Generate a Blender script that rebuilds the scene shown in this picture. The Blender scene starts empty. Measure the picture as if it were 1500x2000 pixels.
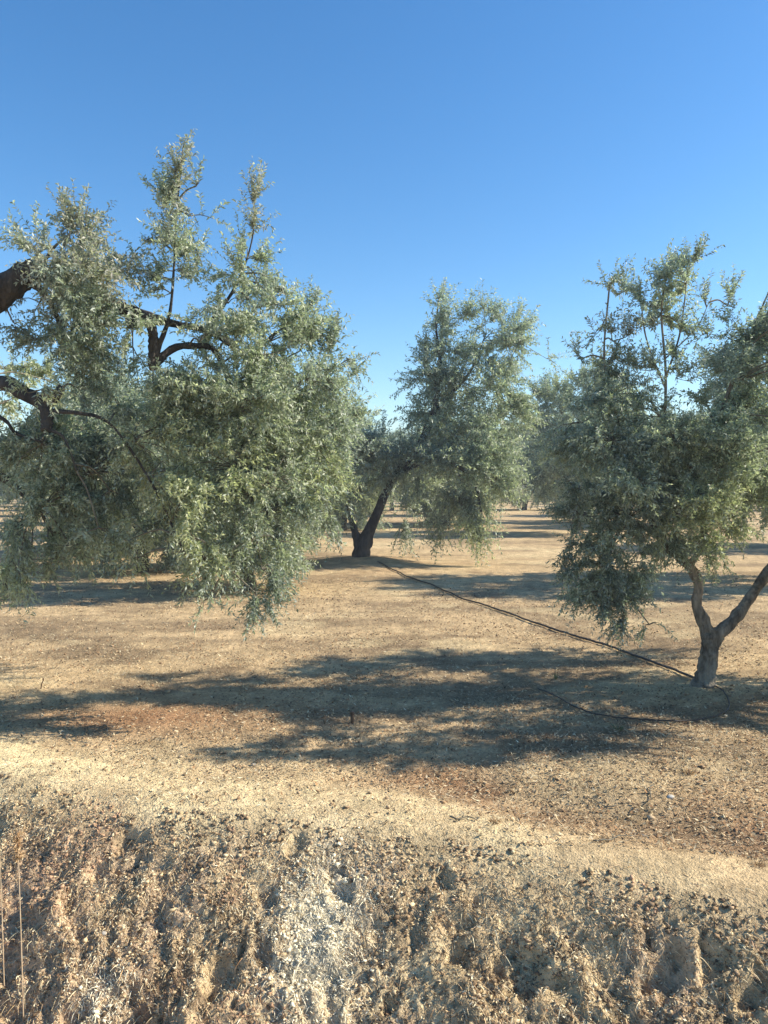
import bpy, math
import numpy as np
from mathutils import Vector

# ---------------------------------------------------------------- scene, camera, light
scene = bpy.context.scene
C = scene.collection
R = math.radians
EYE = 1.8                      # eye height over the orchard floor
FPX = 1555.0                   # focal length, in photo pixels (1500 x 2000)
PITCH = math.atan(55 / FPX)    # camera tipped slightly down

cd = bpy.data.cameras.new('camera')
cam = bpy.data.objects.new('camera', cd)
C.objects.link(cam)
cam.location = (0, 0, EYE)
cam.rotation_euler = (math.pi / 2 - PITCH, 0, 0)
cd.sensor_fit = 'VERTICAL'
cd.sensor_height = 24.0
cd.lens = 24.0 * FPX / 2000.0
cd.clip_start = 0.05
cd.clip_end = 5000
scene.camera = cam

SUN_EL = R(35)
SUN_DIR = Vector((math.cos(SUN_EL) * 0.996, math.cos(SUN_EL) * 0.09, math.sin(SUN_EL))).normalized()
w = bpy.data.worlds.new('World')
scene.world = w
w.use_nodes = True
nt = w.node_tree
nt.nodes.clear()
sky = nt.nodes.new('ShaderNodeTexSky')
sky.sky_type = 'NISHITA'
sky.sun_disc = False
sky.sun_elevation = SUN_EL
sky.sun_rotation = math.atan2(SUN_DIR.x, SUN_DIR.y)
sky.air_density = 1.0
sky.dust_density = 0.3
sky.ozone_density = 2.6
bg = nt.nodes.new('ShaderNodeBackground')
bg.inputs['Strength'].default_value = 0.112
wo = nt.nodes.new('ShaderNodeOutputWorld')
hsv = nt.nodes.new('ShaderNodeHueSaturation')
hsv.inputs['Hue'].default_value = 0.50
hsv.inputs['Saturation'].default_value = 1.28
nt.links.new(sky.outputs[0], hsv.inputs['Color'])
nt.links.new(hsv.outputs[0], bg.inputs[0])
nt.links.new(bg.outputs[0], wo.inputs[0])

sl = bpy.data.lights.new('sun', 'SUN')
sl.energy = 5.0
sl.angle = R(0.5)
sl.color = (1.0, 0.92, 0.78)
so = bpy.data.objects.new('sun', sl)
C.objects.link(so)
so.rotation_euler = (-SUN_DIR).to_track_quat('-Z', 'Y').to_euler()

vs = scene.view_settings
vs.view_transform = 'Standard'
vs.look = 'None'
vs.exposure = 0.88
vs.gamma = 1
vs.use_curve_mapping = False
scene.cycles.max_bounces = 6
scene.cycles.transparent_max_bounces = 4

# ---------------------------------------------------------------- helpers
rng = np.random.default_rng(7)
PI = math.pi


def at(px, py, Y):
    """world point seen at photo pixel (px, py), Y metres ahead"""
    a = (px - 750) / FPX
    b = -(py - 1000) / FPX
    c, s = math.cos(PITCH), math.sin(PITCH)
    dy = c + b * s
    dz = -s + b * c
    k = Y / dy
    return np.array([a * k, Y, EYE + dz * k])


def _hash(ix, iy, seed):
    h = (ix.astype(np.int64) * 374761393 + iy.astype(np.int64) * 668265263 + seed * 1442695041) & 0x7fffffff
    h = (h ^ (h >> 13)) * 1274126177 & 0x7fffffff
    h = h ^ (h >> 16)
    return (h & 0xffff) / 65535.0


def noise(x, y, s=0):
    x = np.asarray(x, float); y = np.asarray(y, float)
    ix = np.floor(x); iy = np.floor(y)
    fx = x - ix; fy = y - iy
    fx = fx * fx * (3 - 2 * fx); fy = fy * fy * (3 - 2 * fy)
    a = _hash(ix, iy, s); b = _hash(ix + 1, iy, s)
    c = _hash(ix, iy + 1, s); d = _hash(ix + 1, iy + 1, s)
    return (a + (b - a) * fx) * (1 - fy) + (c + (d - c) * fx) * fy


def fbm(x, y, o=4, s=0):
    t = 0; a = 0.5; n = 0
    for i in range(o):
        t = t + a * noise(x, y, s + i * 17); n += a
        x = np.asarray(x) * 2.03 + 11.7; y = np.asarray(y) * 2.03 - 5.1; a *= 0.5
    return t / n


def sstep(a, b, x):
    t = np.clip((x - a) / (b - a), 0, 1)
    return t * t * (3 - 2 * t)


def crest(x):
    x = np.asarray(x, float)
    xc = np.clip(x, -14, 3.0)
    return 4.06 - 0.38 * xc - 0.25 * np.clip(x - 3.0, 0, 3) + 0.10 * np.sin(x * 1.7 + 1)


PITS = []
for (px, py, Y, r, dpt) in [(245, 1672, 4.15, .10, .09), (195, 1722, 4.0, .07, .06), (245, 1735, 4.0, .07, .06),
                            (440, 1885, 3.45, .10, .10), (660, 1765, 3.75, .08, .07), (1030, 1945, 3.25, .13, .09),
                            (910, 1815, 3.5, .07, .05), (1300, 1955, 3.15, .11, .10), (1390, 1900, 3.15, .08, .07),
                            (150, 1960, 3.35, .08, .08), (20, 1900, 3.6, .08, .08), (760, 1990, 3.25, .06, .06),
                            (270, 1990, 3.3, .09, .09), (1470, 1960, 3.0, .08, .08), (580, 1680, 4.0, .06, .04),
                            (870, 1740, 3.7, .06, .05), (890, 1880, 3.4, .06, .06)]:
    p = at(px, py, Y)
    PITS.append((p[0], p[1], r, dpt))


def ground(x, y, fine=True):
    x = np.asarray(x, float); y = np.asarray(y, float)
    d = crest(x) - y                                   # > 0 on the camera side of the crest
    d = d + 0.10 * (fbm(x * 1.8, y * 1.8, 3, 5) - .5)
    # orchard floor
    z = 0.05 * (fbm(x * .35, y * .35, 3, 1) - .5) + 0.025 * (fbm(x * 1.4, y * 1.4, 3, 2) - .5)
    z = z * sstep(0, 1, np.maximum(-d, 0) + .3)
    # low lip along the crest, shallow rill behind it
    z = z + 0.035 * np.exp(-((d + 0.10) / 0.30) ** 2)
    z = z - 0.05 * np.exp(-((d + 0.75) / 0.28) ** 2) * sstep(-1.5, 1.0, x)
    # mound round the middle tree and the right tree
    z = z + 0.16 * np.exp(-(((x + .5) / 1.1) ** 2 + ((y - 18.0) / 1.3) ** 2))
    z = z + 0.02 * np.exp(-(((x - 2.8) / .6) ** 2 + ((y - 7.0) / .6) ** 2))
    # bank falling into the ditch, then up again behind the camera
    dd = np.maximum(d, 0)
    slope = 0.56 * (np.sqrt(dd * dd + 0.09) - 0.3)
    up = sstep(1.55, 4.2, d)
    z = z - slope * (1 - sstep(1.45, 1.75, d)) - (0.56 * 1.3 * sstep(1.45, 1.75, d)) * (1 - up) + 0.15 * up
    if fine:
        far = 1 - sstep(14, 40, y)
        bank = sstep(0.12, 0.75, d) * (1 - sstep(2.0, 3.5, d))
        # clods: running a little down the slope
        wx = .12 * (noise(x * 4, y * 4, 211) - .5); u = x + wx + .15 * y; v = y + .12 * (noise(x * 4, y * 4, 212) - .5)
        big = fbm(u * 6.5, v * 4.2, 2, 31)
        mid = fbm(u * 15, v * 15, 4, 41)
        sm = noise(x * 66, y * 66, 51)
        chip = noise(u * 41, v * 38, 57)
        hole = sstep(.62, .84, noise(u * 8, v * 8, 97))
        z = z + bank * ((0.03 + .08 * sstep(.35, .7, noise(x * 1.9 + 7, y * 1.9, 203))) * (big - .5) + 0.055 * (mid - .5)
                        + 0.012 * (sm - .5) + 0.022 * (chip - .5) - 0.035 * hole)
        z = z + (1 - bank) * far * (0.012 * (fbm(x * 9, y * 6, 3, 61) - .5) + 0.009 * (sm - .5))
        wp = fbm(x * 19, y * 19, 2, 303)
        for (a, b, r, dp) in PITS:
            q = ((x - a) ** 2 + (y - b) ** 2) / (r * r)
            q = q * (.4 + 6.0 * np.maximum(wp - .25, 0))
            z = z - dp * .8 * np.exp(-q * q)
    return z


def set_props(o, label=None, cat=None, group=None, kind=None):
    if label: o['label'] = label
    if cat: o['category'] = cat
    if group: o['group'] = group
    if kind: o['kind'] = kind
    return o


def link_mesh(name, verts, faces_flat, loop_tot, mats, mat_idx=None, cols=None, parent=None, smooth=False, loc=None):
    """verts Nx3, faces_flat loop vertex indices, loop_tot vertices per face"""
    me = bpy.data.meshes.new(name)
    verts = np.ascontiguousarray(verts, dtype=np.float32)
    if loc is not None:
        verts = verts - np.asarray(loc, dtype=np.float32)
    ff = np.ascontiguousarray(faces_flat, dtype=np.int32)
    lt = np.ascontiguousarray(loop_tot, dtype=np.int32)
    me.vertices.add(len(verts)); me.vertices.foreach_set('co', verts.ravel())
    me.loops.add(len(ff)); me.loops.foreach_set('vertex_index', ff)
    me.polygons.add(len(lt))
    ls = np.zeros(len(lt), dtype=np.int32); ls[1:] = np.cumsum(lt)[:-1]
    me.polygons.foreach_set('loop_start', ls)
    me.polygons.foreach_set('loop_total', lt)
    if mat_idx is not None:
        me.polygons.foreach_set('material_index', np.ascontiguousarray(mat_idx, dtype=np.int32))
    if smooth:
        me.polygons.foreach_set('use_smooth', np.ones(len(lt), dtype=bool))
    for m in mats: me.materials.append(m)
    if cols is not None:
        at_ = me.attributes.new('tint', 'FLOAT_COLOR', 'POINT')
        c4 = np.ones((len(verts), 4), dtype=np.float32); c4[:, :3] = cols
        at_.data.foreach_set('color', c4.ravel())
    me.update(calc_edges=True)
    o = bpy.data.objects.new(name, me)
    C.objects.link(o)
    if parent is not None: o.parent = parent
    elif loc is not None: o.location = tuple(loc)
    return o


def empty(name, loc):
    o = bpy.data.objects.new(name, None)
    C.objects.link(o)
    o.location = tuple(loc)
    o.empty_display_size = 0.2
    return o


class Tubes:
    """collects tapered tubes into one mesh"""
    def __init__(s): s.v = []; s.f = []; s.n = 0

    def add(s, pts, rad, sides=8, bump=0.0, cap=True):
        pts = np.asarray(pts, float); rad = np.asarray(rad, float)
        n = len(pts)
        t = np.gradient(pts, axis=0)
        t /= np.linalg.norm(t, axis=1)[:, None] + 1e-9
        up = np.array([0, 0, 1.0]) if abs(t[0][2]) < .9 else np.array([1.0, 0, 0])
        a = np.cross(t[0], up); a /= np.linalg.norm(a)
        ang = np.linspace(0, 2 * PI, sides, endpoint=False)
        ph = rng.uniform(0, 6.28, 3)
        for i in range(n):
            a = a - t[i] * np.dot(a, t[i]); a /= np.linalg.norm(a) + 1e-9
            b = np.cross(t[i], a)
            r = rad[i] * (1 + bump * (.5 * np.sin(2 * ang + ph[0] + i * .35) + .6 * np.sin(3 * ang + ph[1] - i * .2)
                                      + .5 * np.sin(5 * ang + ph[2] + i * .5) + rng.uniform(-.6, .6, sides)))
            s.v.append(pts[i] + np.outer(np.cos(ang) * r, a) + np.outer(np.sin(ang) * r, b))
        o = s.n
        for i in range(n - 1):
            for k in range(sides):
                k2 = (k + 1) % sides
                s.f.append((o + i * sides + k, o + i * sides + k2, o + (i + 1) * sides + k2, o + (i + 1) * sides + k))
        if cap:
            s.f.append(tuple(o + (n - 1) * sides + k for k in range(sides)))
            s.f.append(tuple(o + k for k in reversed(range(sides))))
        s.n += n * sides

    def build(s, name, mat, parent=None, smooth=True, loc=None):
        v = np.concatenate(s.v)
        ff = [i for f in s.f for i in f]
        return link_mesh(name, v, ff, [len(f) for f in s.f], [mat], parent=parent, smooth=smooth, loc=loc)


def spline(ctrl, n=24):
    """Catmull-Rom through control rows (any number of columns)"""
    c = np.asarray(ctrl, float)
    if len(c) < 3:
        t = np.linspace(0, 1, n)[:, None]
        return c[0] * (1 - t) + c[-1] * t
    c = np.vstack([2 * c[0] - c[1], c, 2 * c[-1] - c[-2]])
    seg = len(c) - 3
    out = []
    for q in np.linspace(0, seg - 1e-6, n):
        i = int(q); t = q - i
        p0, p1, p2, p3 = c[i:i + 4]
        out.append(.5 * ((2 * p1) + (-p0 + p2) * t + (2 * p0 - 5 * p1 + 4 * p2 - p3) * t * t + (-p0 + 3 * p1 - 3 * p2 + p3) * t ** 3))
    return np.array(out)


def unit(v): return v / (np.linalg.norm(v, axis=-1, keepdims=True) + 1e-9)


# ---------------------------------------------------------------- materials
def new_mat(name):
    m = bpy.data.materials.new(name); m.use_nodes = True
    n = m.node_tree; n.nodes.clear()
    out = n.nodes.new('ShaderNodeOutputMaterial')
    return m, n, out


def leaf_mat(name='olive_leaf', back=0.75, trans=0.34, bright=1.0):
    m, n, out = new_mat(name)
    att = n.nodes.new('ShaderNodeAttribute'); att.attribute_name = 'tint'
    geo = n.nodes.new('ShaderNodeNewGeometry')
    # silvery underside of an olive leaf
    mix = n.nodes.new('ShaderNodeMix'); mix.data_type = 'RGBA'
    mul = n.nodes.new('ShaderNodeMath'); mul.operation = 'MULTIPLY'; mul.inputs[1].default_value = back
    n.links.new(geo.outputs['Backfacing'], mul.inputs[0])
    n.links.new(mul.outputs[0], mix.inputs[0])
    n.links.new(att.outputs['Color'], mix.inputs[6])
    mix.inputs[7].default_value = (0.50 * bright, 0.54 * bright, 0.46 * bright, 1)
    p = n.nodes.new('ShaderNodeBsdfPrincipled')
    p.inputs['Roughness'].default_value = 0.48
    p.inputs['Specular IOR Level'].default_value = 0.45
    n.links.new(mix.outputs[2], p.inputs['Base Color'])
    tr = n.nodes.new('ShaderNodeBsdfTranslucent')
    tc = n.nodes.new('ShaderNodeMix'); tc.data_type = 'RGBA'; tc.blend_type = 'MULTIPLY'
    tc.inputs[0].default_value = 1
    n.links.new(att.outputs['Color'], tc.inputs[6])
    tc.inputs[7].default_value = (1.35, 1.5, .98, 1)
    n.links.new(tc.outputs[2], tr.inputs['Color'])
    ms = n.nodes.new('ShaderNodeMixShader'); ms.inputs[0].default_value = trans + .06
    n.links.new(p.outputs[0], ms.inputs[1]); n.links.new(tr.outputs[0], ms.inputs[2])
    n.links.new(ms.outputs[0], out.inputs[0])
    return m


def bark_mat(name, base, pale, scale=9.0, bump=0.6):
    m, n, out = new_mat(name)
    tc = n.nodes.new('ShaderNodeTexCoord')
    mp = n.nodes.new('ShaderNodeMapping'); mp.inputs['Scale'].default_value = (1, 1, .35)
    n.links.new(tc.outputs['Object'], mp.inputs[0])
    a = n.nodes.new('ShaderNodeTexNoise'); a.inputs['Scale'].default_value = scale; a.inputs['Detail'].default_value = 8
    a.inputs['Roughness'].default_value = .7
    v = n.nodes.new('ShaderNodeTexVoronoi'); v.inputs['Scale'].default_value = scale * 3.2
    n.links.new(mp.outputs[0], a.inputs[0]); n.links.new(mp.outputs[0], v.inputs[0])
    r = n.nodes.new('ShaderNodeValToRGB')
    r.color_ramp.elements[0].position = .36; r.color_ramp.elements[0].color = (*base, 1)
    r.color_ramp.elements[1].position = .66; r.color_ramp.elements[1].color = (*pale, 1)
    n.links.new(a.outputs[0], r.inputs[0])
    p = n.nodes.new('ShaderNodeBsdfPrincipled'); p.inputs['Roughness'].default_value = .9
    p.inputs['Specular IOR Level'].default_value = .2
    n.links.new(r.outputs[0], p.inputs['Base Color'])
    ad = n.nodes.new('ShaderNodeMath'); ad.operation = 'ADD'
    n.links.new(a.outputs[0], ad.inputs[0]); n.links.new(v.outputs['Distance'], ad.inputs[1])
    b = n.nodes.new('ShaderNodeBump'); b.inputs['Strength'].default_value = bump; b.inputs['Distance'].default_value = .03
    n.links.new(ad.outputs[0], b.inputs['Height']); n.links.new(b.outputs[0], p.inputs['Normal'])
    n.links.new(p.outputs[0], out.inputs[0])
    return m


def tint_mat(name, rough=.9, vary=.25, scale=60.0):
    m, n, out = new_mat(name)
    att = n.nodes.new('ShaderNodeAttribute'); att.attribute_name = 'tint'
    tc = n.nodes.new('ShaderNodeTexCoord')
    a = n.nodes.new('ShaderNodeTexNoise'); a.inputs['Scale'].default_value = scale; a.inputs['Detail'].default_value = 3
    n.links.new(tc.outputs['Object'], a.inputs[0])
    mr = n.nodes.new('ShaderNodeMapRange'); mr.inputs[3].default_value = 1 - vary; mr.inputs[4].default_value = 1 + vary
    n.links.new(a.outputs[0], mr.inputs[0])
    hs = n.nodes.new('ShaderNodeHueSaturation')
    n.links.new(att.outputs['Color'], hs.inputs['Color']); n.links.new(mr.outputs[0], hs.inputs['Value'])
    p = n.nodes.new('ShaderNodeBsdfPrincipled'); p.inputs['Roughness'].default_value = rough
    p.inputs['Specular IOR Level'].default_value = .15
    n.links.new(hs.outputs[0], p.inputs['Base Color'])
    n.links.new(p.outputs[0], out.inputs[0])
    return m


def plain_mat(name, col, rough=.8, col2=None, scale=30):
    m, n, out = new_mat(name)
    p = n.nodes.new('ShaderNodeBsdfPrincipled'); p.inputs['Roughness'].default_value = rough
    tc = n.nodes.new('ShaderNodeTexCoord')
    a = n.nodes.new('ShaderNodeTexNoise'); a.inputs['Scale'].default_value = scale; a.inputs['Detail'].default_value = 5
    n.links.new(tc.outputs['Object'], a.inputs[0])
    r = n.nodes.new('ShaderNodeValToRGB')
    c2 = col2 or tuple(c * .6 for c in col)
    r.color_ramp.elements[0].position = .35; r.color_ramp.elements[0].color = (*c2, 1)
    r.color_ramp.elements[1].position = .65; r.color_ramp.elements[1].color = (*col, 1)
    n.links.new(a.outputs[0], r.inputs[0]); n.links.new(r.outputs[0], p.inputs['Base Color'])
    n.links.new(p.outputs[0], out.inputs[0])
    return m


def soil_mat():
    m, n, out = new_mat('dry_soil')
    L = n.links.new
    att = n.nodes.new('ShaderNodeAttribute'); att.attribute_name = 'tint'
    geo = n.nodes.new('ShaderNodeNewGeometry')

    def tex(scale, det, rough=.6):
        t = n.nodes.new('ShaderNodeTexNoise'); t.inputs['Scale'].default_value = scale
        t.inputs['Detail'].default_value = det; t.inputs['Roughness'].default_value = rough
        L(geo.outputs['Position'], t.inputs[0]); return t

    def ramp(src, p0, p1, a, b):
        r = n.nodes.new('ShaderNodeValToRGB')
        r.color_ramp.elements[0].position = p0; r.color_ramp.elements[0].color = (a, a, a, 1)
        r.color_ramp.elements[1].position = p1; r.color_ramp.elements[1].color = (b, b, b, 1)
        L(src, r.inputs[0]); return r

    def mixc(f, a, b, mode='MIX'):
        x = n.nodes.new('ShaderNodeMix'); x.data_type = 'RGBA'; x.blend_type = mode
        if isinstance(f, float): x.inputs[0].default_value = f
        else: L(f, x.inputs[0])
        if isinstance(a, tuple): x.inputs[6].default_value = (*a, 1)
        else: L(a, x.inputs[6])
        if isinstance(b, tuple): x.inputs[7].default_value = (*b, 1)
        else: L(b, x.inputs[7])
        return x.outputs[2]
    fine = tex(38, 7, .72)
    mid = tex(4.5, 6, .65)
    big = tex(.55, 5, .6)
    c = mixc(1.0, att.outputs['Color'], ramp(mid.outputs[0], .32, .68, .64, 1.2).outputs[0], 'MULTIPLY')
    c = mixc(1.0, c, ramp(big.outputs[0], .3, .7, .86, 1.1).outputs[0], 'MULTIPLY')
    c = mixc(1.0, c, ramp(fine.outputs[0], .28, .70, .58, 1.25).outputs[0], 'MULTIPLY')
    # scattered dark litter and pale straw specks
    sp = tex(95, 3, .5)
    c = mixc(ramp(sp.outputs[0], .62, .68, 0, .65).outputs[0], c, (0.12, 0.075, 0.04))
    sp2 = tex(70, 3, .5)
    c = mixc(ramp(sp2.outputs[0], .30, .38, .45, 0).outputs[0], c, (0.62, 0.53, 0.37))
    p = n.nodes.new('ShaderNodeBsdfPrincipled'); p.inputs['Roughness'].default_value = .95
    p.inputs['Specular IOR Level'].default_value = .1
    L(c, p.inputs['Base Color'])
    ad = n.nodes.new('ShaderNodeMath'); ad.operation = 'ADD'
    L(fine.outputs[0], ad.inputs[0]); L(sp.outputs[0], ad.inputs[1])
    b = n.nodes.new('ShaderNodeBump'); b.inputs['Strength'].default_value = .75; b.inputs['Distance'].default_value = .02
    L(ad.outputs[0], b.inputs['Height']); L(b.outputs[0], p.inputs['Normal'])
    L(p.outputs[0], out.inputs[0])
    return m


M_LEAF = leaf_mat()
M_BARK = bark_mat('olive_bark', (0.07, 0.058, 0.045), (0.36, 0.31, 0.235), 11)
M_BARKD = bark_mat('shaded_bark', (0.026, 0.023, 0.021), (0.10, 0.086, 0.074))  # darker copy of the olive bark, shade on the limbs put into its colour
M_TWIG = plain_mat('twig_bark', (0.20, 0.18, 0.13), .9, (0.09, 0.075, 0.05), 20)
M_CUT = plain_mat('cut_wood', (0.20, 0.135, 0.09), .9, (0.07, 0.05, 0.04), 40)
M_SOIL = soil_mat()
M_TINT = tint_mat('dry_litter')
M_CLOD = tint_mat('soil_clod', .95, .35, 30)
M_HOSE = plain_mat('black_hose', (0.06, 0.042, 0.03), .55, (0.028, 0.02, 0.015), 8)
M_STONE = plain_mat('pale_stone', (0.62, 0.58, 0.50), .8, (0.36, 0.32, 0.26), 14)
M_STAKE = plain_mat('brown_stake', (0.16, 0.085, 0.04), .8, (0.07, 0.04, 0.02), 18)

# ---------------------------------------------------------------- ground: one sheet out to the horizon
def build_ground():
    ys = [-60, -30, -14, -7, -3, 0, 1.0, 1.7, 2.2, 2.5]
    y = 2.7
    while y < 6.2: ys.append(y); y += 0.0125
    st = 0.0135
    while y < 900:
        ys.append(y); y += st; st *= 1.021
    ys = np.array(ys)
    ns = 680
    s = np.linspace(-1, 1, ns)
    s = np.sign(s) * (0.80 * np.abs(s) + 0.20 * np.abs(s) ** 5)
    half = np.where(ys < 5, 4.6, 4.6 + (ys - 5) * 0.75)
    half = np.where(ys < 2.4, 4.6 + (2.4 - ys) * 1.2, half)
    X = s[None, :] * half[:, None]
    # push the outer columns far out to close the sheet on both sides
    far = np.abs(s) > 0.995
    X = np.where(far[None, :], np.sign(X) * (half[:, None] * 3 + 60), X)
    Y = np.repeat(ys[:, None], ns, 1)
    Z = ground(X, Y)
    V = np.stack([X, Y, Z], -1).reshape(-1, 3)
    nr = len(ys)
    i = np.arange(nr - 1)[:, None] * ns + np.arange(ns - 1)[None, :]
    F = np.stack([i, i + 1, i + ns + 1, i + ns], -1).reshape(-1, 4)
    # colour zones that belong to the soil itself (litter, reddish earth, packed pale path)
    x = V[:, 0]; yy = V[:, 1]
    d = crest(x) - yy
    tan = np.array([0.58, 0.42, 0.235]); pale = np.array([0.82, 0.65, 0.37]); red = np.array([0.33, 0.165, 0.08])
    brown = np.array([0.26, 0.185, 0.11]); grey = np.array([0.60, 0.45, 0.255])
    c = np.repeat(tan[None], len(V), 0)

    def mix(c, col, f):
        f = np.clip(f, 0, 1)[:, None]
        return c * (1 - f) + col * f
    wob = fbm(x * 1.3, yy * 1.3, 4, 71)
    band = np.exp(-((d + .10 + (wob - .5) * .9) / .50) ** 2)
    c = mix(c, pale, band * (1 - .75 * sstep(-.2, 1.6, x)) * (.6 + .6 * sstep(.35, .6, fbm(x * 3.2, yy * 3.2, 3, 73))))
    band2 = np.exp(-((d + 0.80 + (wob - .5) * .7) / .36) ** 2) * sstep(-.8, .8, x)
    c = mix(c, red, band2 * .9)
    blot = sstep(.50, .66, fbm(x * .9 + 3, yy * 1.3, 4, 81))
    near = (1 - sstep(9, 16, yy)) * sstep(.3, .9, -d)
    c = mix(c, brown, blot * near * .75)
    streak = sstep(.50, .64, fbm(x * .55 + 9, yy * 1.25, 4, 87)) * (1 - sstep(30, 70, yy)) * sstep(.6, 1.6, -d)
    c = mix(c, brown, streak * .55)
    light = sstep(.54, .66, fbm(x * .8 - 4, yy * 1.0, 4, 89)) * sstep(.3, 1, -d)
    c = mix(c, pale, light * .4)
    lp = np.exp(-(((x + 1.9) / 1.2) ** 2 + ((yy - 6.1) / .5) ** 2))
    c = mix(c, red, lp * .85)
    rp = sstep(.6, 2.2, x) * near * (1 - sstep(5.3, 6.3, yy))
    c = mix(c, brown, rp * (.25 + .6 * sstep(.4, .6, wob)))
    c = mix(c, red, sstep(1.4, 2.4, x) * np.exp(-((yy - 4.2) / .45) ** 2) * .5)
    c = mix(c, grey, sstep(.1, .6, d) * .75)
    wb = sstep(.52, .62, fbm(x * 2.6, yy * 2.2, 3, 91))
    c = mix(c, pale, sstep(.1, .5, d) * wb * .55)
    dk = sstep(.56, .66, fbm(x * 16, yy * 16, 3, 93)) * (.35 + .65 * sstep(.4, .6, fbm(x * 2.2 + 5, yy * 2.2, 3, 95)))
    c = mix(c, np.array([.16, .105, .065]), sstep(.15, .6, d) * dk * .7)
    pk = sstep(.5, .62, fbm(x * 1.7 - 8, yy * 1.7, 3, 99))
    c = mix(c, np.array([.62, .43, .29]), sstep(.1, .5, d) * pk * .5)
    cp = np.exp(-(((x + .3) / .22) ** 2 + ((yy - 3.58) / .38) ** 2))
    c = mix(c, np.array([.70, .63, .46]), cp * .85)
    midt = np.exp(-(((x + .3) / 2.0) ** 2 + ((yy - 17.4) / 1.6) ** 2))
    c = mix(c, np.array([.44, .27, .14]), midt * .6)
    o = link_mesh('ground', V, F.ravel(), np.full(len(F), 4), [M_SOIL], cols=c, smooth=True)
    set_props(o, 'dry tan orchard soil with a rough bank in front', 'ground', kind='structure')


build_ground()


# ---------------------------------------------------------------- foliage
PAL = {   # leaf colours (linear base): list of (weight, rgb)
    'mid': [(.40, (.168, .190, .140)), (.22, (.112, .132, .098)), (.26, (.250, .272, .205)), (.12, (.35, .36, .28))],
    'yel': [(.30, (.195, .212, .130)), (.16, (.122, .140, .098)), (.34, (.270, .282, .180)), (.20, (.37, .365, .25))],
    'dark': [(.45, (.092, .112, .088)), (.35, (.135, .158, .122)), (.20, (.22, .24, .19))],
    'grey': [(.42, (.180, .205, .170)), (.26, (.125, .148, .124)), (.32, (.28, .305, .262))],
    'brn': [(.36, (.190, .192, .155)), (.34, (.26, .245, .215)), (.30, (.130, .140, .110))],
}


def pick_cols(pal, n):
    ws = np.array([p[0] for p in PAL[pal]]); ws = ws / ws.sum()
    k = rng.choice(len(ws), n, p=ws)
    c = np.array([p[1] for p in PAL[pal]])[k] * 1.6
    return c * rng.uniform(.82, 1.2, (n, 1))


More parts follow.
